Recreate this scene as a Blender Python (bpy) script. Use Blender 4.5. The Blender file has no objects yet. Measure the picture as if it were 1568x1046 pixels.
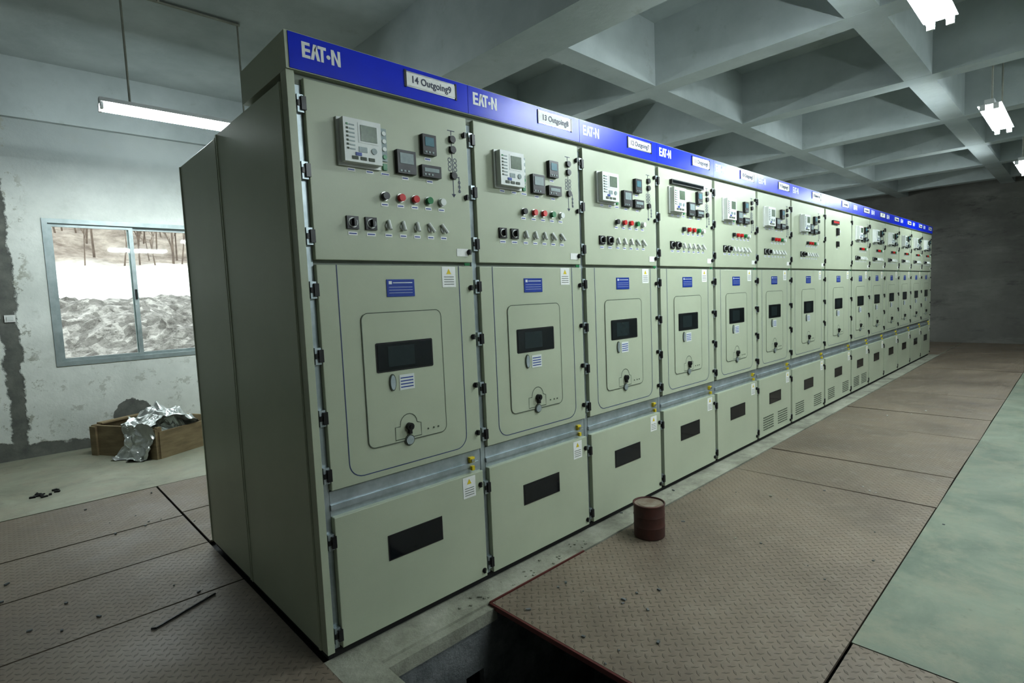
import bpy, bmesh, math, random
from mathutils import Vector, Matrix, noise
random.seed(7)
S=bpy.context.scene
COL=bpy.context.collection
# ---------------------------------------------------------------- materials
def newmat(name):
    m=bpy.data.materials.new(name);m.use_nodes=True
    nt=m.node_tree;b=nt.nodes['Principled BSDF'];return m,nt,b
def N(nt,t,**k):
    n=nt.nodes.new(t)
    for a,v in k.items():setattr(n,a,v)
    return n
def math_(nt,op,a,b=None,c=None):
    n=nt.nodes.new('ShaderNodeMath');n.operation=op
    for i,v in enumerate([a,b,c]):
        if v is None:continue
        if isinstance(v,(int,float)):n.inputs[i].default_value=v
        else:nt.links.new(v,n.inputs[i])
    return n.outputs[0]
def noise_(nt,scale,detail=5,rough=.6,vec=None,dist=0):
    n=nt.nodes.new('ShaderNodeTexNoise');n.inputs['Scale'].default_value=scale
    n.inputs['Detail'].default_value=detail;n.inputs['Roughness'].default_value=rough
    n.inputs['Distortion'].default_value=dist
    if vec is None:
        tc=nt.nodes.new('ShaderNodeTexCoord');vec=tc.outputs['Object']
    nt.links.new(vec,n.inputs['Vector']);return n.outputs['Fac']
def ramp(nt,fac,stops):
    r=nt.nodes.new('ShaderNodeValToRGB')
    while len(r.color_ramp.elements)<len(stops):r.color_ramp.elements.new(.5)
    for e,(p,c) in zip(r.color_ramp.elements,stops):
        e.position=p;e.color=(*c,1) if len(c)==3 else c
    nt.links.new(fac,r.inputs[0]);return r.outputs[0]
def mix(nt,fac,a,b):
    m=nt.nodes.new('ShaderNodeMix');m.data_type='RGBA'
    if isinstance(fac,(int,float)):m.inputs[0].default_value=fac
    else:nt.links.new(fac,m.inputs[0])
    for i,v in ((6,a),(7,b)):
        if isinstance(v,tuple):m.inputs[i].default_value=(*v,1)
        else:nt.links.new(v,m.inputs[i])
    return m.outputs[2]
def bump(nt,b,h,strength=.3,dist=.01):
    n=nt.nodes.new('ShaderNodeBump');n.inputs['Strength'].default_value=strength;n.inputs['Distance'].default_value=dist
    nt.links.new(h,n.inputs['Height']);nt.links.new(n.outputs[0],b.inputs['Normal'])
def simple(name,c1,c2=None,scale=8,rough=.5,metal=0,bs=0,bscale=60,spec=.5):
    m,nt,b=newmat(name)
    if c2 is None:c2=tuple(x*.85 for x in c1)
    f=noise_(nt,scale)
    col=ramp(nt,f,[(.35,c2),(.65,c1)])
    nt.links.new(col,b.inputs['Base Color'])
    b.inputs['Roughness'].default_value=rough;b.inputs['Metallic'].default_value=metal
    b.inputs['Specular IOR Level'].default_value=spec
    if bs:bump(nt,b,noise_(nt,bscale,4),bs,.003)
    return m
M={}
M['paint']=simple('cabinet_paint',(.46,.495,.385),(.43,.465,.36),2.5,.36,0,.12,350,.45)
M['zinc']=simple('galvanised_steel',(.50,.55,.58),(.38,.43,.45),14,.42,.7)
M['frame']=simple('frame_paint',(.30,.33,.28),None,5,.5)
M['gap']=simple('gap_black',(.012,.012,.012),None,5,.8)
M['blue']=simple('banner_blue',(.002,.030,.60),(.002,.026,.52),3,.30,0,0,60,.3)
M['plateblue']=simple('nameplate_blue',(.008,.045,.30),None,30,.4)
M['white']=simple('label_white',(.80,.80,.78),(.74,.74,.72),40,.5)
M['yellow']=simple('warning_yellow',(.7,.55,.03),None,30,.5)
M['black']=simple('black_plastic',(.016,.016,.018),(.012,.012,.013),20,.35)
M['dglass']=simple('dark_glass',(.010,.014,.016),(.008,.011,.012),4,.08)
M['gmesh']=simple('window_inner',(.02,.032,.034),None,10,.2)
M['relay']=simple('relay_casing',(.70,.72,.70),(.66,.68,.66),20,.4)
M['lcd']=simple('lcd_green',(.07,.12,.06),(.045,.08,.04),60,.3)
M['lcdgrey']=simple('meter_screen',(.24,.30,.30),None,60,.35)
M['teal']=simple('meter_teal',(.03,.15,.19),None,60,.4)
M['red']=simple('button_red',(.55,.012,.012),None,20,.3)
M['green']=simple('button_green',(.01,.19,.06),None,20,.3)
M['pin']=simple('pinstripe_blue',(.03,.05,.16),None,20,.5)
M['line']=simple('line_and_panel_shade',(.10,.12,.09),None,20,.6)  # dark detail lines and vents, also the shade painted around the door panel
M['chrome']=simple('chrome',(.62,.62,.62),(.5,.5,.5),20,.25,1)
M['ink']=simple('print_ink',(.04,.05,.10),None,20,.5)
M['lampbody']=simple('lamp_white_enamel',(.75,.76,.76),None,5,.4)
M['rod']=simple('conduit_grey',(.36,.36,.31),(.28,.28,.24),12,.5,.2)
m,nt,b=newmat('fluorescent_tube');b.inputs['Base Color'].default_value=(1,1,1,1)
b.inputs['Emission Color'].default_value=(.88,.98,1,1);b.inputs['Emission Strength'].default_value=125
M['tube']=m
m,nt,b=newmat('ceiling_plaster')
c=mix(nt,ramp(nt,noise_(nt,.9,6,.6),[(.35,(0,0,0)),(.65,(1,1,1))]),(.36,.40,.40),(.50,.54,.54))
sp=ramp(nt,noise_(nt,5,6,.7),[(.60,(0,0,0)),(.72,(1,1,1))])
c=mix(nt,math_(nt,'MULTIPLY',sp,.35),c,(.28,.29,.26))
nt.links.new(c,b.inputs['Base Color']);b.inputs['Roughness'].default_value=.85;bump(nt,b,noise_(nt,12,6),.25,.01)
M['ceil']=m
m,nt,b=newmat('whitewashed_wall')
tc=N(nt,'ShaderNodeTexCoord');sx=N(nt,'ShaderNodeSeparateXYZ');nt.links.new(tc.outputs['Object'],sx.inputs[0])
X,Z=sx.outputs[0],sx.outputs[2]
wob=math_(nt,'MULTIPLY',math_(nt,'SUBTRACT',noise_(nt,6,6,.7),.5),.16)
Xw=math_(nt,'ADD',X,wob);Zw=math_(nt,'ADD',Z,wob)
def band(v,lo,hi,s=.008):
    a=N(nt,'ShaderNodeMapRange');a.clamp=True;nt.links.new(v,a.inputs[0]);a.inputs[1].default_value=lo-s;a.inputs[2].default_value=lo+s
    c_=N(nt,'ShaderNodeMapRange');c_.clamp=True;nt.links.new(v,c_.inputs[0]);c_.inputs[1].default_value=hi-s;c_.inputs[2].default_value=hi+s
    return math_(nt,'SUBTRACT',a.outputs[0],c_.outputs[0])
def sub(a,b_):return math_(nt,'SUBTRACT',a,b_)
def mul(a,b_):return math_(nt,'MULTIPLY',a,b_)
strip=mul(band(Xw,-.84,-.71),band(Z,-1,2.74))
Zf=math_(nt,'ADD',Zw,mul(X,.12))
foot=band(Zf,-1,.06)
dx=sub(Xw,.16);dz=sub(Zw,.30)
dome=math_(nt,'LESS_THAN',math_(nt,'ADD',mul(dx,dx),mul(dz,dz)),.030)
dx2=sub(Xw,.93);dz2=sub(Zw,.62)
dome=math_(nt,'MAXIMUM',dome,math_(nt,'LESS_THAN',math_(nt,'ADD',mul(dx2,dx2),mul(mul(dz2,dz2),.5)),.007))
mask=math_(nt,'MAXIMUM',math_(nt,'MAXIMUM',strip,foot),dome)
wc=mix(nt,ramp(nt,noise_(nt,1.6,6,.65),[(.35,(0,0,0)),(.7,(1,1,1))]),(.68,.70,.66),(.85,.86,.82))
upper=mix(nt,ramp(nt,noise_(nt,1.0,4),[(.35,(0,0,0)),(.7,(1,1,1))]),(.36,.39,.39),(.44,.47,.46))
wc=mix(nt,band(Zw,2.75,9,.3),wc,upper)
chips=ramp(nt,noise_(nt,7,7,.75),[(.56,(0,0,0)),(.60,(1,1,1))])
near=math_(nt,'MAXIMUM',band(Xw,-1.1,-.58,.05),mul(band(Zw,-1,.85,.2),.6))
wc=mix(nt,mul(mul(chips,near),.75),wc,(.36,.36,.30))
stain=ramp(nt,noise_(nt,2.3,7,.75),[(.55,(0,0,0)),(.75,(1,1,1))])
wc=mix(nt,mul(stain,.3),wc,(.40,.40,.34))
gc=ramp(nt,noise_(nt,9,5),[(.3,(.12,.125,.115)),(.7,(.22,.225,.20))])
wc=mix(nt,mask,wc,gc)
nt.links.new(wc,b.inputs['Base Color']);b.inputs['Roughness'].default_value=.9
bump(nt,b,sub(mul(noise_(nt,10,6,.7),.5),mask),.6,.015)
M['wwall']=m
m,nt,b=newmat('bare_concrete_wall')
c=ramp(nt,noise_(nt,.8,6,.65),[(.3,(.125,.122,.11)),(.55,(.18,.177,.16)),(.75,(.23,.225,.205))])
tc=N(nt,'ShaderNodeTexCoord');mp=N(nt,'ShaderNodeMapping');mp.inputs['Scale'].default_value=(1,.6,2);nt.links.new(tc.outputs['Object'],mp.inputs[0])
st=ramp(nt,noise_(nt,1.5,6,.7,mp.outputs[0]),[(.5,(0,0,0)),(.7,(1,1,1))])
c=mix(nt,math_(nt,'MULTIPLY',st,.5),c,(.30,.295,.27))
dk=ramp(nt,noise_(nt,2.2,7,.75,mp.outputs[0]),[(.56,(0,0,0)),(.66,(1,1,1))])
c=mix(nt,math_(nt,'MULTIPLY',dk,.6),c,(.06,.06,.055))
nt.links.new(c,b.inputs['Base Color']);b.inputs['Roughness'].default_value=.9;bump(nt,b,noise_(nt,3,6),.3,.02)
M['fwall']=m
M['swall']=simple('side_wall_plaster',(.42,.44,.42),(.31,.33,.31),1.2,.9,0,.3,12)
def cfloor(name,ca,cb,cd):
    m,nt,b=newmat(name)
    c=mix(nt,ramp(nt,noise_(nt,1.8,7,.65,dist=.6),[(.3,(0,0,0)),(.7,(1,1,1))]),ca,cb)
    c=mix(nt,ramp(nt,noise_(nt,4,8,.75),[(.46,(0,0,0)),(.68,(.85,.85,.85))]),c,cd)
    c=mix(nt,ramp(nt,noise_(nt,14,5,.7),[(.60,(0,0,0)),(.75,(.6,.6,.6))]),c,(.12,.12,.09))
    nt.links.new(c,b.inputs['Base Color']);b.inputs['Roughness'].default_value=.62;bump(nt,b,noise_(nt,5,7),.5,.01);return m
M['gfloor']=cfloor('green_concrete_floor',(.115,.145,.112),(.24,.268,.205),(.25,.25,.185))
M['lfloor']=cfloor('bare_concrete_floor',(.22,.225,.17),(.38,.38,.30),(.33,.30,.23))
m,nt,b=newmat('grey_concrete')
c=ramp(nt,noise_(nt,3.5,8,.7),[(.3,(.17,.17,.14)),(.5,(.33,.33,.27)),(.72,(.47,.47,.40))])
nt.links.new(c,b.inputs['Base Color']);b.inputs['Roughness'].default_value=.85;bump(nt,b,noise_(nt,14,7,.7),.6,.015)
M['conc']=m
m,nt,b=newmat('dark_pit')
c=ramp(nt,noise_(nt,5,8,.7),[(.35,(.09,.10,.105)),(.7,(.30,.31,.31))])
nt.links.new(c,b.inputs['Base Color']);b.inputs['Roughness'].default_value=.9;bump(nt,b,noise_(nt,14,7,.7),.8,.02)
M['pit']=m
m,nt,b=newmat('chequer_plate_dusty')
tc=N(nt,'ShaderNodeTexCoord');mp=N(nt,'ShaderNodeMapping');nt.links.new(tc.outputs['Object'],mp.inputs[0])
mp.inputs['Rotation'].default_value=(0,0,math.radians(45));mp.inputs['Scale'].default_value=(30,30,30)
sx=N(nt,'ShaderNodeSeparateXYZ');nt.links.new(mp.outputs[0],sx.inputs[0])
u,v=sx.outputs[0],sx.outputs[1]
par=math_(nt,'MODULO',math_(nt,'ADD',math_(nt,'ADD',math_(nt,'FLOOR',u),math_(nt,'FLOOR',v)),2000),2)
fu=math_(nt,'ABSOLUTE',math_(nt,'SUBTRACT',math_(nt,'FRACT',u),.5));fv=math_(nt,'ABSOLUTE',math_(nt,'SUBTRACT',math_(nt,'FRACT',v),.5))
def loz(a,b_):
    return math_(nt,'SUBTRACT',1,math_(nt,'ADD',math_(nt,'MULTIPLY',a,2.0),math_(nt,'MULTIPLY',b_,6.5)))
l1=loz(fu,fv);l2=loz(fv,fu)
L=math_(nt,'ADD',math_(nt,'MULTIPLY',l1,par),math_(nt,'MULTIPLY',l2,math_(nt,'SUBTRACT',1,par)))
mr=N(nt,'ShaderNodeMapRange');nt.links.new(L,mr.inputs[0]);mr.inputs[1].default_value=0;mr.inputs[2].default_value=.3
loz_=mr.outputs[0]
geo=N(nt,'ShaderNodeNewGeometry');P_=geo.outputs['Position']
c=mix(nt,ramp(nt,noise_(nt,1.1,7,.65,P_),[(.3,(0,0,0)),(.7,(1,1,1))]),(.135,.106,.080),(.255,.208,.158))
c=mix(nt,ramp(nt,noise_(nt,9,7,.75,P_),[(.5,(0,0,0)),(.8,(.8,.8,.8))]),c,(.28,.245,.195))
c=mix(nt,math_(nt,'MULTIPLY',loz_,.3),c,(.09,.07,.055))
nt.links.new(c,b.inputs['Base Color'])
rg=ramp(nt,noise_(nt,2.2,5,.6,P_),[(.3,(.40,.40,.40)),(.7,(.70,.70,.70))]);nt.links.new(rg,b.inputs['Roughness'])
bump(nt,b,loz_,.8,.005)
M['plate']=m
M['rededge']=simple('red_oxide_edge',(.12,.025,.02),None,20,.6)
M['can']=simple('can_red_oxide',(.085,.028,.02),(.05,.02,.016),9,.5,.0,.3,40)
M['canlid']=simple('can_lid_grey',(.38,.34,.28),(.22,.16,.12),12,.45,.3,.3,40)
M['alu']=simple('window_aluminium',(.42,.47,.47),(.33,.38,.38),10,.45,.3)
m,nt,b=newmat('crate_plywood')
tc=N(nt,'ShaderNodeTexCoord');mp=N(nt,'ShaderNodeMapping');mp.inputs['Scale'].default_value=(1.5,1.5,7);nt.links.new(tc.outputs['Object'],mp.inputs[0])
c=ramp(nt,noise_(nt,3,6,.6,mp.outputs[0]),[(.3,(.19,.14,.08)),(.7,(.33,.26,.155))])
nt.links.new(c,b.inputs['Base Color']);b.inputs['Roughness'].default_value=.75
M['wood']=m
M['foil']=simple('silver_foil',(.70,.72,.71),(.50,.51,.49),8,.33,.75,.5,30)
m=bpy.data.materials.new('window_glass');m.use_nodes=True;nt=m.node_tree;nt.nodes.clear()
t=N(nt,'ShaderNodeBsdfTransparent');g=N(nt,'ShaderNodeBsdfGlossy');g.inputs['Roughness'].default_value=.03;mx=N(nt,'ShaderNodeMixShader');mx.inputs[0].default_value=.04
t.inputs[0].default_value=(.93,.96,.95,1)
o=N(nt,'ShaderNodeOutputMaterial');nt.links.new(t.outputs[0],mx.inputs[1]);nt.links.new(g.outputs[0],mx.inputs[2]);nt.links.new(mx.outputs[0],o.inputs[0])
M['glass']=m
m,nt,b=newmat('hillside_ground')
tc=N(nt,'ShaderNodeTexCoord');sx=N(nt,'ShaderNodeSeparateXYZ');nt.links.new(tc.outputs['Object'],sx.inputs[0])
yy=math_(nt,'ADD',sx.outputs[1],math_(nt,'MULTIPLY',math_(nt,'SUBTRACT',noise_(nt,.5,5),.5),5))
vo=N(nt,'ShaderNodeTexVoronoi');vo.inputs['Scale'].default_value=7;nt.links.new(tc.outputs['Object'],vo.inputs['Vector'])
vr=ramp(nt,vo.outputs['Color'],[(.3,(0,0,0)),(.8,(1,1,1))])
rub=mix(nt,vr,(.17,.16,.145),(.36,.345,.315))
rub2=mix(nt,ramp(nt,noise_(nt,5,8,.85),[(.38,(0,0,0)),(.56,(1,1,1))]),(.075,.068,.06),rub)
def stepf(v,a,bb):
    r=N(nt,'ShaderNodeMapRange');nt.links.new(v,r.inputs[0]);r.inputs[1].default_value=a;r.inputs[2].default_value=bb;return r.outputs[0]
c=mix(nt,stepf(yy,12.2,13.0),rub2,(.75,.74,.70))
hill=ramp(nt,noise_(nt,1.2,8,.75),[(.35,(.13,.10,.08)),(.62,(.32,.28,.235))])
c=mix(nt,stepf(yy,19,23),c,hill)
nt.links.new(c,b.inputs['Base Color']);b.inputs['Roughness'].default_value=1
M['hill']=m
M['bark']=simple('tree_bark',(.17,.13,.10),(.10,.075,.06),4,.9)
# ---------------------------------------------------------------- mesh builder
class MB:
    def __init__(s):s.v=[];s.f=[];s.m=[];s.names=[]
    def mi(s,n):
        if n not in s.names:s.names.append(n)
        return s.names.index(n)
    def add(s,vs,fs,mat):
        o=len(s.v);s.v+=[tuple(v) for v in vs];k=s.mi(mat)
        for f in fs:s.f.append([o+i for i in f]);s.m.append(k)
    def box(s,x0,x1,y0,y1,z0,z1,mat):
        vs=[(x0,y0,z0),(x1,y0,z0),(x1,y1,z0),(x0,y1,z0),(x0,y0,z1),(x1,y0,z1),(x1,y1,z1),(x0,y1,z1)]
        s.add(vs,[(0,3,2,1),(4,5,6,7),(0,1,5,4),(1,2,6,5),(2,3,7,6),(3,0,4,7)],mat)
    def obox(s,c,ux,uy,uz,hx,hy,hz,mat):
        c=Vector(c);vs=[]
        for k in(-1,1):
            for i,j in((-1,-1),(1,-1),(1,1),(-1,1)):vs.append(c+ux*hx*i+uy*hy*j+uz*hz*k)
        s.add(vs,[(0,3,2,1),(4,5,6,7),(0,1,5,4),(1,2,6,5),(2,3,7,6),(3,0,4,7)],mat)
    def cyl(s,p0,p1,r,mat,seg=16,r2=None,cap=True):
        p0=Vector(p0);p1=Vector(p1);r2=r if r2 is None else r2
        d=(p1-p0).normalized();a=d.orthogonal().normalized();b=d.cross(a)
        vs=[];n=seg
        for p,rr in((p0,r),(p1,r2)):
            for i in range(n):
                t=2*math.pi*i/n;vs.append(p+(a*math.cos(t)+b*math.sin(t))*rr)
        fs=[(i,(i+1)%n,n+(i+1)%n,n+i) for i in range(n)]
        if cap:fs+=[tuple(range(n))[::-1],tuple(range(n,2*n))]
        s.add(vs,fs,mat)
    def prism(s,pts,y0,y1,mat):
        n=len(pts);vs=[(p[0],y0,p[1]) for p in pts]+[(p[0],y1,p[1]) for p in pts]
        s.add(vs,[tuple(range(n)),tuple(range(n,2*n))[::-1]]+[(i,n+i,n+(i+1)%n,(i+1)%n) for i in range(n)],mat)
    def ribbon(s,pts,w,y,mat,closed=False):
        n=len(pts);P=[Vector(p) for p in pts];L=[]
        for i in range(n):
            a=P[i-1] if (i>0 or closed) else P[i];c=P[(i+1)%n] if (i<n-1 or closed) else P[i]
            t=(c-a).normalized();q=Vector((-t.y,t.x))*w/2;L.append((P[i]+q,P[i]-q))
        vs=[]
        for a,b_ in L:vs+=[(a.x,y,a.y),(b_.x,y,b_.y)]
        fs=[(2*i,2*i+1,2*((i+1)%n)+1,2*((i+1)%n)) for i in range(n if closed else n-1)]
        s.add(vs,fs,mat)
    def obj(s,name,parent=None,bev=0,smooth=False):
        me=bpy.data.meshes.new(name);me.from_pydata(s.v,[],s.f)
        for n in s.names:me.materials.append(M[n])
        me.polygons.foreach_set('material_index',s.m);me.update()
        bm=bmesh.new();bm.from_mesh(me);bmesh.ops.recalc_face_normals(bm,faces=bm.faces);bm.to_mesh(me);bm.free()
        if smooth:
            for p in me.polygons:p.use_smooth=True
        o=bpy.data.objects.new(name,me);COL.objects.link(o)
        if parent:o.parent=parent
        if bev:
            md=o.modifiers.new('bevel','BEVEL');md.width=bev;md.segments=2;md.limit_method='ANGLE'
        return o
def rrect(x0,x1,z0,z1,r,n=6):
    pts=[]
    for cx,cz,a0 in((x0+r,z0+r,180),(x1-r,z0+r,270),(x1-r,z1-r,0),(x0+r,z1-r,90)):
        for i in range(n+1):
            a=math.radians(a0+90*i/n);pts.append((cx+r*math.cos(a),cz+r*math.sin(a)))
    return pts
def empty(name,loc=(0,0,0)):
    e=bpy.data.objects.new(name,None);COL.objects.link(e);e.location=loc;return e
def text(body,size,x,y,z,mat,parent,name,bold=0,align='LEFT',sx=1):
    t=bpy.data.curves.new(name,'FONT');t.body=body;t.size=size;t.offset=bold;t.extrude=.0006;t.align_x=align;t.align_y='CENTER'
    t.space_character=1.05;t.materials.append(M[mat])
    o=bpy.data.objects.new(name,t);COL.objects.link(o);o.parent=parent;o.location=(x,y,z);o.rotation_euler=(math.pi/2,0,0);o.scale=(sx,1,1);return o
# ---------------------------------------------------------------- cabinets
bounds=[0,.8,1.6,2.4,3.2,4.0,4.8,5.8,6.8,7.6,8.4,9.25,10.1,10.95,11.76]
labels=['14 Outgoing9','13 Outgoing8','12 Outgoing7','11 Outgoing6','10 Outgoing5','9 Outgoing4','8 Busbar tie','7 Incoming2','6 Incoming1','5 PT','4 Outgoing3','3 Outgoing2','2 Outgoing1','1 Metering']
def logo(E):
    k=MB();y=-.0118;z0,z1=2.290,2.346;h=z1-z0;t=.011
    def q(x0,x1,a,b_):k.box(x0,x1,y,y+.0008,a,b_,'white')
    x=.030;q(x,x+.012,z0,z1)
    for zz in(z0,z0+h/2-t/2,z1-t):q(x+.012,x+.031,zz,zz+t)
    x=.062;k.prism([(x,z0),(x+.012,z0),(x+.024,z1),(x+.012,z1)],y,y+.0008,'white');k.prism([(x+.024,z0),(x+.036,z0),(x+.024,z1),(x+.015,z1-.018)],y,y+.0008,'white')
    x=.090;q(x,x+.033,z1-t,z1);q(x+.011,x+.022,z0,z1-t)
    k.prism([(.131+.008*math.cos(a*math.pi/6),z0+h/2-.004+.008*math.sin(a*math.pi/6)) for a in range(12)],y,y+.0008,'white')
    x=.142;q(x,x+.011,z0,z1);q(x+.026,x+.037,z0,z1);k.prism([(x+.011,z1),(x+.011,z1-.020),(x+.026,z0),(x+.026,z0+.020)],y,y+.0008,'white')
    k.obj('logo',E)
def cabinet(i):
    x0,x1=bounds[i],bounds[i+1];w=x1-x0;E=empty('switchgear_cabinet',(x0,0,0))
    o=(w-.8)/2
    b=MB()
    b.box(.0,w,.03,1.54,.03,2.2,'frame')
    b.box(.0,w,.02,1.52,0,.03,'gap')
    b.box(.0,w,.02,.45,2.2,2.24,'frame')
    b.box(.002,.030,.022,.031,.03,2.235,'zinc')
    b.box(.03,w-.004,.020,.031,.565,.665,'zinc')
    b.box(.03,w-.02,.012,.024,.59,.612,'zinc')
    b.obj('body',E)
    if i==0:
        s=MB()
        s.box(-.03,0,.0,.05,.03,2.24,'paint')
        s.box(-.033,-.001,.052,.85,.03,2.21,'paint')
        s.box(-.033,-.001,.857,1.54,.03,2.2,'paint')
        s.box(-.037,-.03,.835,.848,.03,2.21,'paint');s.box(-.037,-.03,.858,.868,.03,2.2,'paint')
        s.box(-.036,-.03,.055,.07,.03,2.21,'paint');s.box(-.037,-.001,1.53,1.545,.03,2.2,'paint')
        s.box(-.02,0,.02,1.52,0,.03,'gap')
        s.obj('side_panel',E,.0015)
    if i==len(bounds)-2:
        s=MB();s.box(w,w+.03,0,1.54,.03,2.22,'paint');s.obj('side_panel',E,.002)
    d=MB();a,c=.032,w-.010
    d.box(a,c,0,.027,1.563,2.222,'paint')
    d.box(a,c,0,.027,.672,1.545,'paint')
    d.box(a,c,-.004,.027,.035,.565,'paint')
    d.obj('doors',E,.003)
    t=MB();xl=-.03 if i==0 else .0;xr=w+.03 if i==len(bounds)-2 else w
    t.box(xl+(.0 if i==0 else .001),xr,-.008,.46,2.24,2.372,'paint')
    t.box(xl+(.012 if i==0 else .001),xr-.001,-.011,-.0081,2.243,2.369,'blue')
    t.box(.46+o,.735+o,-.0135,-.011,2.288,2.352,'chrome')
    t.box(.468+o,.727+o,-.0145,-.0135,2.294,2.346,'white')
    for q in(.462+o,.725+o):t.box(q,q+.008,-.016,-.011,2.285,2.355,'black')
    t.obj('top_banner',E)
    logo(E)
    text(labels[i],.040,.598+o,-.0152,2.320,'ink',E,'circuit_label',.0006,'CENTER',.90)
    k=MB()
    pts=[(.112,1.545)]+[(.112+.06-.06*math.cos(math.radians(q)),.76-.06*math.sin(math.radians(q))) for q in range(0,91,15)]
    pts+=[(c-.085-.06+.06*math.sin(math.radians(q)),.76-.06*math.cos(math.radians(q))) for q in range(0,91,15)]+[(c-.085,1.545)]
    k.ribbon(pts,.0035,-.0008,'pin')
    pan=rrect(.20+o,.59+o,.80,1.352,.03)
    k.prism(pan,-.003,.0,'paint');k.ribbon(pan,.0035,-.0035,'line',True)  # dark ribbon paints edge shade around the raised panel
    k.prism(rrect(.255+o,.535+o,1.105,1.228,.006,2),-.0045,-.003,'black')
    k.prism(rrect(.262+o,.528+o,1.112,1.221,.004,2),-.006,-.0045,'dglass')
    k.box(.31+o,.44+o,-.0066,-.006,1.125,1.21,'gmesh')
    k.box(.325+o,.46+o,-.0025,0,1.415,1.487,'plateblue')
    for zz in(1.43,1.442,1.454):k.box(.335+o,.45+o,-.003,-.0025,zz,zz+.0015,'relay')
    k.box(.335+o,.35+o,-.003,-.0025,1.467,1.480,'relay');k.box(.355+o,.45+o,-.003,-.0025,1.471,1.475,'relay')
    def warn(xa,xb,za,zb,yy):
        k.box(xa,xb,yy-.0012,yy,za,zb,'white')
        cx=(xa+xb)/2;h=(zb-za);top=zb-.1*h
        k.prism([(cx-.013,top-.024),(cx+.013,top-.024),(cx,top)],yy-.002,yy-.0012,'yellow')
        for q in range(4):k.box(xa+.01,xb-.01,yy-.002,yy-.0012,za+.012+q*.011,za+.0145+q*.011,'line')
    wx=w-.8
    warn(.61+wx,.685+wx,1.45,1.542,-.0)
    warn(.665+wx,.74+wx,.455,.555,-.004)
    k.prism([(.325+o+.016*math.cos(q*math.pi/10),1.058+.036*math.sin(q*math.pi/10)) for q in range(20)],-.008,-.003,'line')
    k.prism([(.325+o+.012*math.cos(q*math.pi/10),1.058+.031*math.sin(q*math.pi/10)) for q in range(20)],-.010,-.008,'zinc')
    k.box(.358+o,.432+o,-.0045,-.003,1.02,1.085,'relay')
    for q in range(4):k.box(.364+o,.426+o,-.0052,-.0045,1.03+q*.013,1.034+q*.013,'plateblue')
    hp=[(.325+o,.81),(.325+o,.865),(.350+o,.865)]+[(.392+o-.042*math.cos(math.radians(q)),.872+.042*math.sin(math.radians(q))) for q in range(0,181,20)]+[(.434+o+.02,.865),(.454+o,.81)]
    k.ribbon(hp,.004,-.0036,'line',True)
    k.cyl((.392+o,-.003,.860),(.392+o,-.022,.860),.016,'black',20)
    k.cyl((.392+o,-.022,.860),(.392+o,-.027,.860),.008,'gap',12)
    k.box(.386+o,.398+o,-.02,-.003,.828,.85,'black')
    k.cyl((.392+o,-.003,.800),(.392+o,-.006,.800),.024,'line',20);k.cyl((.392+o,-.006,.800),(.392+o,-.010,.800),.019,'zinc',20)
    for q in(.49,.52,.545):k.cyl((q+o,-.003,.83),(q+o,-.005,.83),.004,'line',8)
    if i in(5,6,7,8):
        for r_ in range(6):
            for q in range(6):
                for s0 in(.12,w-.34):
                    k.prism(rrect(s0+q*.04,s0+q*.04+.03,.09+r_*.022,.098+r_*.022,.0035,2),-.0075,-.004,'line')
        k.box(.26+o,.535+o,-.006,-.004,.31,.415,'black')
    else:
        k.box(.258+o,.537+o,-.006,-.004,.308,.417,'black')
    k.box(.264+o,.531+o,-.007,-.006,.314,.411,'dglass')
    for zz in(2.13,1.89,1.65,1.45,1.20,.96,.735,.47,.09):
        k.box(.006,.030,.004,.022,zz-.032,zz+.032,'zinc');k.box(.018,.036,-.006,.006,zz-.024,zz+.024,'black')
        k.box(.006,.028,.000,.006,zz-.010,zz+.010,'black')
    for zz in(2.14,1.86,1.61,1.445,1.215,.985,.755,.50,.07):
        k.cyl((c-.020,0,zz),(c-.020,-.008,zz),.012,'black',12);k.box(c-.025,c-.015,-.014,-.007,zz-.012,zz+.012,'black')
    k.box(c-.05,c-.02,-.004,.0,1.548,1.560,'green')
    k.box(c-.068,c-.040,.004,.022,.615,.640,'yellow');k.box(c-.063,c-.045,-.004,.004,.620,.632,'chrome');k.box(c-.062,c-.046,-.002,.014,.578,.598,'yellow')
    k.obj('door_fittings',E)
    n=MB()
    def lab(xa,za,wd=.034,hh=.014):
        n.box(xa-wd/2,xa+wd/2,-.0012,0,za-hh/2,za+hh/2,'white');n.box(xa-wd/2+.004,xa+wd/2-.004,-.0018,-.0012,za-.002,za+.002,'plateblue')
    if i==7:
        n.box(.24,.46,-.02,0,2.07,2.11,'black');n.box(.25,.44,-.021,-.02,2.08,2.10,'red')
        n.box(.40,.46,-.02,0,1.95,2.03,'black');n.box(.40,.46,-.02,0,1.82,1.88,'black')
        lab(.43,1.80);lab(.43,1.93);lab(.55,2.0)
    else:
        if i==3:n.box(.17,.62,-.022,0,2.125,2.155,'black');n.box(.18,.61,-.023,-.022,2.131,2.149,'dglass')
        n.box(.145+o,.325+o,-.012,0,1.925,2.105,'relay');n.box(.155+o,.315+o,-.045,-.012,1.935,2.098,'relay')
        n.box(.215+o,.300+o,-.046,-.045,2.01,2.085,'relay');n.box(.225+o,.295+o,-.0475,-.045,2.018,2.078,'lcd')
        for r_ in range(7):n.box(.166+o,.174+o,-.047,-.045,1.98+r_*.015,1.987+r_*.015,'green' if r_==6 else 'line');n.box(.178+o,.20+o,-.0462,-.045,1.98+r_*.015,1.985+r_*.015,'lcdgrey')
        n.cyl((.28+o,-.045,1.985),(.28+o,-.048,1.985),.012,'lcdgrey',12);n.box(.215+o,.25+o,-.0465,-.045,1.975,1.995,'lcdgrey')
        for q in range(3):n.box(.185+o+q*.035,.21+o+q*.035,-.0475,-.045,1.945,1.957,'line')
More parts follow.
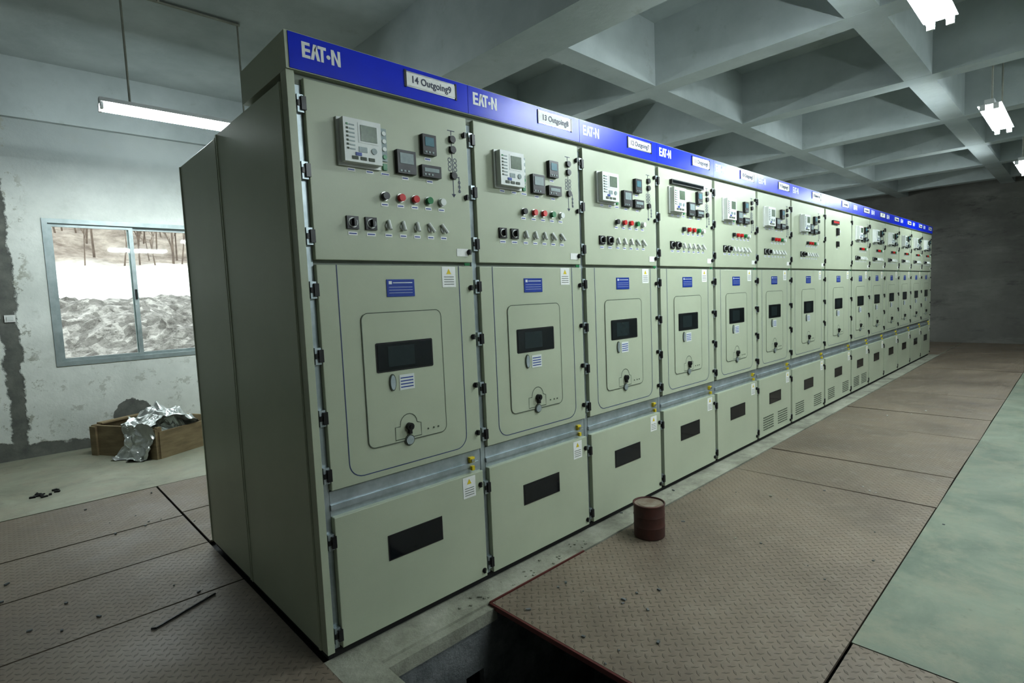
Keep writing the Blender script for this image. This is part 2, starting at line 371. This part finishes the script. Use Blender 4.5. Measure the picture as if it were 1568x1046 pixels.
        n.box(.20+o,.225+o,-.0475,-.045,1.96,1.972,'plateblue')
        lab(.20+o,1.915);lab(.28+o,1.915)
        n.box(.336+o,.362+o,-.006,0,1.965,2.095,'lcdgrey')
        for q in range(4):n.cyl((.349+o,-.006,1.982+q*.031),(.349+o,-.011,1.982+q*.031),.009,'relay' if q else 'green',10)
        n.box(.340+o,.358+o,-.008,0,1.93,1.955,'green')
        def meter(xa,xb,za,zb,scr):
            n.box(xa,xb,-.022,0,za,zb,'black');n.box(xa+.012,xb-.012,-.0235,-.022,za+.42*(zb-za),zb-.012,scr)
            for q in range(3):n.box(xa+.01+q*.018,xa+.02+q*.018,-.024,-.022,za+.006,za+.014,'lcdgrey')
        meter(.40+o,.49+o,1.925,2.02,'lcdgrey');meter(.53+o,.60+o,2.02,2.105,'teal');meter(.52+o,.62+o,1.925,1.975,'lcdgrey')
        lab(.445+o,1.91);lab(.565+o,2.005);lab(.57+o,1.91);lab(.35+o,1.915,.04,.012)
        q=.70+o
        n.box(q-.0015,q+.0015,-.001,0,1.86,2.15,'ink');n.box(q-.02,q+.02,-.001,0,2.148,2.151,'ink')
        for zz in(2.11,2.065,1.95):n.box(q-.014,q+.014,-.006,0,zz-.014,zz+.014,'black');n.cyl((q,-.006,zz),(q,-.014,zz),.016,'black',12)
        for zz in(2.02,2.0,1.98):
            for s_ in(-.015,.015):n.ribbon([(q+s_+.009*math.cos(t*math.pi/4),zz+.009*math.sin(t*math.pi/4)) for t in range(8)],.003,-.001,'ink',True)
        n.box(q+.033,q+.036,-.001,0,1.88,1.95,'ink');n.box(q,q+.035,-.001,0,1.945,1.948,'ink')
        for zz in(1.925,1.905,1.885):
            n.ribbon([(q+.034+.006*math.cos(t*math.pi/3),zz+.006*math.sin(t*math.pi/3)) for t in range(6)],.003,-.0012,'ink',True)
        n.prism([(q-.012,1.87),(q+.012,1.87),(q,1.855)],-.001,0,'ink')
        for xq,mt in zip((.34,.415,.485,.555,.625),('black','red','red','green','relay')):
            n.cyl((xq+o,0,1.825),(xq+o,-.006,1.825),.018,'chrome',16);n.cyl((xq+o,-.006,1.825),(xq+o,-.022,1.825),.015,mt,16);lab(xq+o,1.792)
        for xq in(.19,.27):
            n.box(xq-.025+o,xq+.025+o,-.008,0,1.685,1.735,'black');n.cyl((xq+o,-.008,1.71),(xq+o,-.010,1.71),.020,'relay',16);n.cyl((xq+o,-.010,1.71),(xq+o,-.016,1.71),.015,'black',14);n.box(xq-.005+o,xq+.005+o,-.030,-.014,1.695,1.725,'black');lab(xq+o,1.668,.04)
        for j,xq in enumerate((.35,.42,.49,.56,.63)):
            dx=-.010 if j>2 else 0
            n.cyl((xq+o,0,1.705),(xq+o,-.006,1.705),.014,'relay',12)
            n.cyl((xq+dx+o,-.006,1.728),(xq-dx+o,-.020,1.690),.0075,'relay',8);lab(xq+o,1.668)
        n.box(.70+wx,.765+wx,-.0015,0,1.59,1.625,'white')
    n.obj('instruments',E)
for i in range(len(bounds)-1):cabinet(i)
# ---------------------------------------------------------------- room
XN,XF,YR,YB,ZC,ZB=-3.2,14.52,-5.0,5.22,3.9,3.33
f=MB()
f.box(XN,XF,3.12,YB,-.2,0,'lfloor')
f.box(1.45,XF,YR,-1.4,-.2,0,'gfloor')
f.box(-.040,XF,-.14,.02,-.2,-.0005,'conc')
f.box(-.040,.12,-1.4,-.14,-.2,0,'conc')
f.box(XN,XF,1.6,3.12,-.2,-.03,'gap')
f.box(-.040,XF,.02,1.6,-.2,-.03,'gap')
f.box(XN,-.040,YR,1.6,-.2,-.03,'gap')
f.box(-.040,1.45,YR,-1.4,-.2,-.03,'gap')
f.box(1.40,XF,-1.4,-.14,-.2,-.03,'gap')
f.box(.12,.69,-.18,-.139,-.07,-.012,'conc')
f.box(.12,.50,-.175,-.141,-1.2,-.05,'pit')
f.box(.50,.60,-.175,-.141,-.26,-.05,'pit');f.box(.60,1.4,-.175,-.141,-1.2,-.05,'pit')
f.box(.02,.12,-1.45,-.141,-1.25,-.15,'pit');f.box(1.38,1.46,-1.45,-.14,-1.25,-.03,'pit')
f.box(.0,1.46,-1.5,-1.4,-1.25,-.15,'pit');f.box(-.1,1.5,-1.55,.5,-1.3,-1.2,'gap')
f.box(.3,.9,.3,.4,-1.25,-.15,'gap');f.box(.3,.4,-.142,.35,-1.25,-.15,'gap');f.box(.8,.9,-.142,.35,-1.25,-.15,'gap')
f.obj('floor')
k=MB()
for xx,yy in((.52,-.10),(.555,-.06),(.58,-.11)):k.cyl((xx,yy,-1.2),(xx,yy,-.21),.014,'black',8)
k.obj('trench_cables')
def plate(x0,x1,y0,y1,dz=0,rot=0):
    p=MB();cx,cy=(x0+x1)/2,(y0+y1)/2;hx,hy=(x1-x0)/2-.007,(y1-y0)/2-.007
    p.box(-hx,hx,-hy,hy,-.012,0,'plate')
    o=p.obj('steel_floor_plate');o.location=(cx,cy,dz);o.rotation_euler=(0,0,rot)
    return o
xs=[.68,3.22,3.92,5.2,6.1,7.4,8.6,9.9,11.2,12.4,13.5,XF]
rt=[0,.009,-.004,.006,-.003,.004,-.004,.003,-.004,.002,0]
for a,c,r0 in zip(xs,xs[1:],rt):plate(a,c,-1.4,-.145,random.uniform(-.003,.001),r0)
for a,c in zip([11.85,13.2],[13.2,XF]):plate(a,c,-.14,1.6)
ys=[-5,-3.5,-1.9,-.35,.97,1.62,2.24,3.12]
for a,c in zip(ys,ys[1:]):plate(XN,-.034,a,c,random.uniform(-.003,.0),random.uniform(-.001,.001))
plate(-.035,1.1,1.62,2.3);plate(-.035,1.1,2.3,3.12)
plate(-.035,1.45,-2.6,-1.4);plate(-.035,1.45,-5,-2.6)
e=MB();e.box(.68,1.36,-.149,-.141,-.03,.003,'rededge');e.box(.674,.684,-1.4,-.145,-.022,-.0005,'rededge')
e.obj('trench_edge_angle')
w=MB()
wx0,wx1,wz0,wz1=-.45,1.02,.885,2.385
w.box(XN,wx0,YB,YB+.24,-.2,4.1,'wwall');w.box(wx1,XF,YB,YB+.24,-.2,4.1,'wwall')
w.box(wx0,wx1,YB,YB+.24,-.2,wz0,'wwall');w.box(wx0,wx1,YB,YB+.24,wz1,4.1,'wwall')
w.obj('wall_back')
w=MB();w.box(XF,XF+.24,YR-.24,YB+.24,-.2,4.1,'fwall');w.obj('wall_far')
w=MB();w.box(XN-.24,XN,YR-.24,YB+.24,-.2,4.1,'swall');w.obj('wall_near')
w=MB();w.box(XN,XF,YR-.24,YR,-.2,4.1,'swall');w.obj('wall_right')
c=MB();c.box(XN-.24,XF+.24,YR-.24,YB+.24,ZC,ZC+.2,'ceil')
c.box(1.92,2.35,YR,YB-.06,3.2,ZC,'ceil')
for x in(3.85,5.75,7.72,9.68,11.62,13.5):c.box(x,x+.22,YR,YB-.06,ZB,ZC,'ceil')
for y in(-4.6,-2.78,-.93,.87,2.72):
    c.box(2.35,XF,y,y+.22,ZB+.001,ZC,'ceil')
c.box(XN,XF,YB-.06,YB,ZB,ZC,'ceil')
c.obj('ceiling')
wn=MB()
def fr(x0,x1,z0,z1,t,ya,yb):
    wn.box(x0,x1,ya,yb,z0,z0+t,'alu');wn.box(x0,x1,ya,yb,z1-t,z1,'alu')
    wn.box(x0,x0+t,ya,yb,z0+t,z1-t,'alu');wn.box(x1-t,x1,ya,yb,z0+t,z1-t,'alu')
fr(wx0,wx1,wz0,wz1,.045,YB-.01,YB+.10)
xm=(wx0+wx1)/2
fr(wx0+.04,xm+.025,wz0+.04,wz1-.04,.038,YB+.02,YB+.045);fr(xm-.025,wx1-.04,wz0+.04,wz1-.04,.038,YB+.05,YB+.075)
wn.box(wx0+.08,xm-.01,YB+.03,YB+.034,wz0+.08,wz1-.08,'glass');wn.box(xm+.01,wx1-.08,YB+.06,YB+.064,wz0+.08,wz1-.08,'glass')
wn.box(xm-.005,xm+.015,YB+.01,YB+.02,1.55,1.66,'black')
wn.obj('window_1')
t=MB();t.box(-.80,-.72,YB-.012,YB,1.36,1.43,'white');t.box(-.785,-.735,YB-.016,YB-.012,1.375,1.415,'relay');t.obj('wall_junction_box')
def lamp(x0,y,zl=2.95,L=1.25):
    E=empty('fluorescent_lamp',(x0,y,zl));k=MB()
    k.box(0,L,-.035,.035,.03,.07,'lampbody');k.box(0,L,-.085,.085,.024,.030,'lampbody')
    for s_ in(-.048,.048):
        for q in(0,L-.02):k.box(q,q+.02,s_-.020,s_+.020,-.022,.026,'lampbody')
    k.obj('housing',E)
    t=MB()
    for s_ in(-.048,.048):t.cyl((.02,s_,0),(L-.02,s_,0),.017,'tube',8,cap=False)
    t.obj('tubes',E)
    r=MB()
    for q in(.2,L-.2):r.cyl((q,0,.07),(q,0,ZC-zl),.008,'rod',8)
    r.obj('hanging_rods',E)
for x in(2.24,5.90,9.5):lamp(x,-1.33)
for x in(1.2,5.2):lamp(x,-3.7)  # unseen row, added to brighten the cabinet fronts
for x in(-.15,3.6,7.2,10.8):lamp(x,3.22,2.97)
k=MB();k.cyl((-.6,3.22,3.885),(.92,3.22,3.885),.013,'rod',8);k.cyl((.3,3.22,3.885),(.3,1.2,3.885),.009,'rod',8);k.obj('ceiling_conduit')
# paint can
k=MB();cx,cy=1.765,-.30;r=.087
prof=[(.084,0),(r,.004),(r,.06),(r+.002,.065),(r,.07),(r,.12),(r+.002,.125),(r,.13),(r,.182),(r+.004,.186),(r+.004,.192),(r-.002,.194),(r-.006,.185)]
n=36;vs=[];fs=[]
for rr,z in prof:
    for i in range(n):a=2*math.pi*i/n;vs.append((cx+rr*math.cos(a),cy+rr*math.sin(a),z))
for j in range(len(prof)-1):
    for i in range(n):fs.append((j*n+i,j*n+(i+1)%n,(j+1)*n+(i+1)%n,(j+1)*n+i))
fs.append(tuple(range(n))[::-1]);k.add(vs,fs,'can')
k.cyl((cx,cy,.182),(cx,cy,.1855),r-.006,'canlid',36);k.cyl((cx,cy,.1855),(cx,cy,.188),r-.025,'canlid',30)
o=k.obj('paint_can',smooth=True);md=o.modifiers.new('es','EDGE_SPLIT');md.split_angle=math.radians(35)
k=MB();k.cyl((-.46,.79,.006),(-.19,.91,.006),.005,'black',8);k.cyl((-.46,.79,.006),(-.475,.80,.006),.005,'black',8);k.obj('steel_rod')
k=MB()
for cxx,cyy,nn,sp,mt in((-.70,3.62,14,.09,'gap'),(-.15,2.6,8,.4,'pit'),(-.6,1.5,10,.6,'pit'),(1.0,-.6,14,.35,'pit'),(2.6,-.7,16,.8,'pit'),(3.4,-.9,3,.25,'white'),(2.4,-.3,6,.4,'conc'),(5.8,-1.0,3,.6,'white'),(1.0,-.08,26,.45,'conc')):
    for _ in range(nn):
        px,py=cxx+random.uniform(-sp,sp),cyy+random.uniform(-sp,sp)*(.1 if mt=='conc' and cyy>-.1 else 1)
        s=random.uniform(.003,.008)
        if mt=='gap':s*=2.2
        u=Vector((random.uniform(-1,1),random.uniform(-1,1),0)).normalized()
        if .1<px<.7 and -1.4<py<-.14:continue
        k.obox((px,py,s*.4),u,Vector((-u.y,u.x,0)),Vector((0,0,1)),s*random.uniform(.6,1.6),s*.7,s*.4,mt)
k.obj('floor_debris')
# crate
E=empty('wooden_crate');k=MB()
A=Vector((-.25,4.82,0));u=Vector((.40,-.74,0)).normalized();v=Vector((-u.y,u.x,0));Lx,Ly=.88,.60
up=Vector((0,0,1));t_=.012
def board(p,q,z0,z1,th=t_):
    d=(q-p);L=d.length;d=d.normalized();nrm=Vector((-d.y,d.x,0));k.obox((p+q)/2+up*((z0+z1)/2),d,nrm,up,L/2,th,(z1-z0)/2,'wood')
B=A+u*Lx;C_=B+v*Ly;D=A+v*Ly
board(A,B,.0,.30);board(B,C_,.0,.26);board(C_,D,0,.30);board(D,A,0,.30)
k.obox(A+u*Lx/2+v*Ly/2+up*.012,u,v,up,Lx/2,Ly/2,.012,'wood')
for P in(A,B,C_,D):
    cc=P+((A+C_)/2-P).normalized()*.045;k.obox(cc+up*.15,u,v,up,.022,.022,.15,'wood')
board(A-v*.02,A-v*.02+u*.08,0,.29);board(B-v*.02-u*.08,B-v*.02,0,.29)
board(A+v*.05+u*.03+up*0,D+u*.03,.30,.315,.04)
k.obj('crate_box',E)
k=MB();nu,nv=46,60;vs=[];fs=[]
prof=[(.48,.24),(.36,.32),(.24,.37),(.10,.37),(-.01,.33),(-.045,.22),(-.06,.12),(-.09,.02),(-.13,.012)]
def pl(t):
    t*=len(prof)-1;i=min(int(t),len(prof)-2);q=t-i;return prof[i][0]*(1-q)+prof[i+1][0]*q,prof[i][1]*(1-q)+prof[i+1][1]*q
for j in range(nv+1):
    for i in range(nu+1):
        a,h=pl(j/nv);uu=.46+.40*i/nu+.05*math.sin(j*.2)
        p=A+u*uu+v*a+up*h
        nn=noise.noise_vector(p*9)*.045+noise.noise_vector(p*26)*.022
        p=p+nn;p.z=max(p.z,.008)
        if a<0:
            dd=(p-A).dot(v)
            if dd>-.035:p=p-v*(dd+.035)
        vs.append(p)
for j in range(nv):
    for i in range(nu):q=j*(nu+1)+i;fs.append((q,q+1,q+nu+2,q+nu+1))
k.add(vs,fs,'foil')
vs=[];fs=[]
for j in range(41):
    for i in range(41):
        s_,t2=i/40,j/40
        p=A+u*(.30+.54*s_)+v*(.04+.54*t2)+up*(.12+.33*math.sin(math.pi*s_)**.5*math.sin(math.pi*t2)**.5)
        nn=noise.noise_vector(p*8+Vector((5,0,0)))*.07+noise.noise_vector(p*24)*.025
        p=p+Vector((nn.x*.3,nn.y*.3,nn.z*1.2));vs.append(p)
for j in range(40):
    for i in range(40):q=j*41+i;fs.append((q,q+1,q+42,q+41))
k.add(vs,fs,'foil')
k.obj('foil_wrapping',E)
# exterior
def hz(x,y):
    if y<12.5:z=-.2+(y-5.6)*.30
    elif y<24:z=1.87+(y-12.5)*.14
    else:z=3.48+(y-24)*.42
    rough=.35 if y<13 else .12
    z+=noise.noise(Vector((x*.5,y*.5,0)))*.4*(min(1,(y-5.5)/3))
    z+=noise.noise(Vector((x*2,y*2,3)))*rough*.3+noise.noise(Vector((x*5,y*5,7)))*rough*.3+noise.noise(Vector((x*11,y*11,2)))*rough*.3
    return z
vs=[];fs=[];nx,ny=170,220
for j in range(ny+1):
    y=5.55+(j/ny)**1.7*45
    for i in range(nx+1):
        x=-6+26*i/nx;x=x+(y-5.5)*.15*(i/nx-.3)*2
        vs.append((x,y,hz(x,y)))
for j in range(ny):
    for i in range(nx):q=j*(nx+1)+i;fs.append((q,q+1,q+nx+2,q+nx+1))
k=MB();k.add(vs,fs,'hill');k.obj('hillside_ground')
k=MB()
def branch(p,d,L,r,dep):
    q=p+d*L;k.cyl(p,q,r,'bark',5,r*.6,False)
    if dep==0:return
    for _ in range(3):
        nd=(d+Vector((random.uniform(-.7,.7),random.uniform(-.7,.7),random.uniform(-.1,.5)))).normalized()
        branch(p+d*L*random.uniform(.5,1),nd,L*.62,r*.5,dep-1)
for _ in range(110):
    y=random.uniform(21,34);x=random.uniform(-1,12);branch(Vector((x,y,hz(x,y)-.2)),Vector((random.uniform(-.15,.15),0,1)).normalized(),random.uniform(.9,2.2),random.uniform(.02,.045),3)
k.obj('bare_tree_thicket')
W=bpy.data.worlds.new('sky');S.world=W;W.use_nodes=True;nt=W.node_tree
bg=nt.nodes['Background'];bg.inputs[0].default_value=(.92,.96,1,1);bg.inputs[1].default_value=2.8
cam=bpy.data.cameras.new('camera');co=bpy.data.objects.new('camera',cam);COL.objects.link(co)
R=[[0.72434,-0.0852,0.68416],[-0.68816,-0.02882,0.72498],[-0.04205,-0.99595,-0.07951]]
mt=Matrix.Identity(4)
for r_ in range(3):
    mt[r_][0]=R[r_][0];mt[r_][1]=-R[r_][1];mt[r_][2]=-R[r_][2]
mt[0][3],mt[1][3],mt[2][3]=-.8512,-1.9874,1.3883
co.matrix_world=mt;cam.sensor_width=36;cam.lens=830.7/1568*36;cam.clip_start=.02
S.camera=co
S.view_settings.view_transform='Standard'
S.view_settings.exposure=.55
S.view_settings.gamma=.82
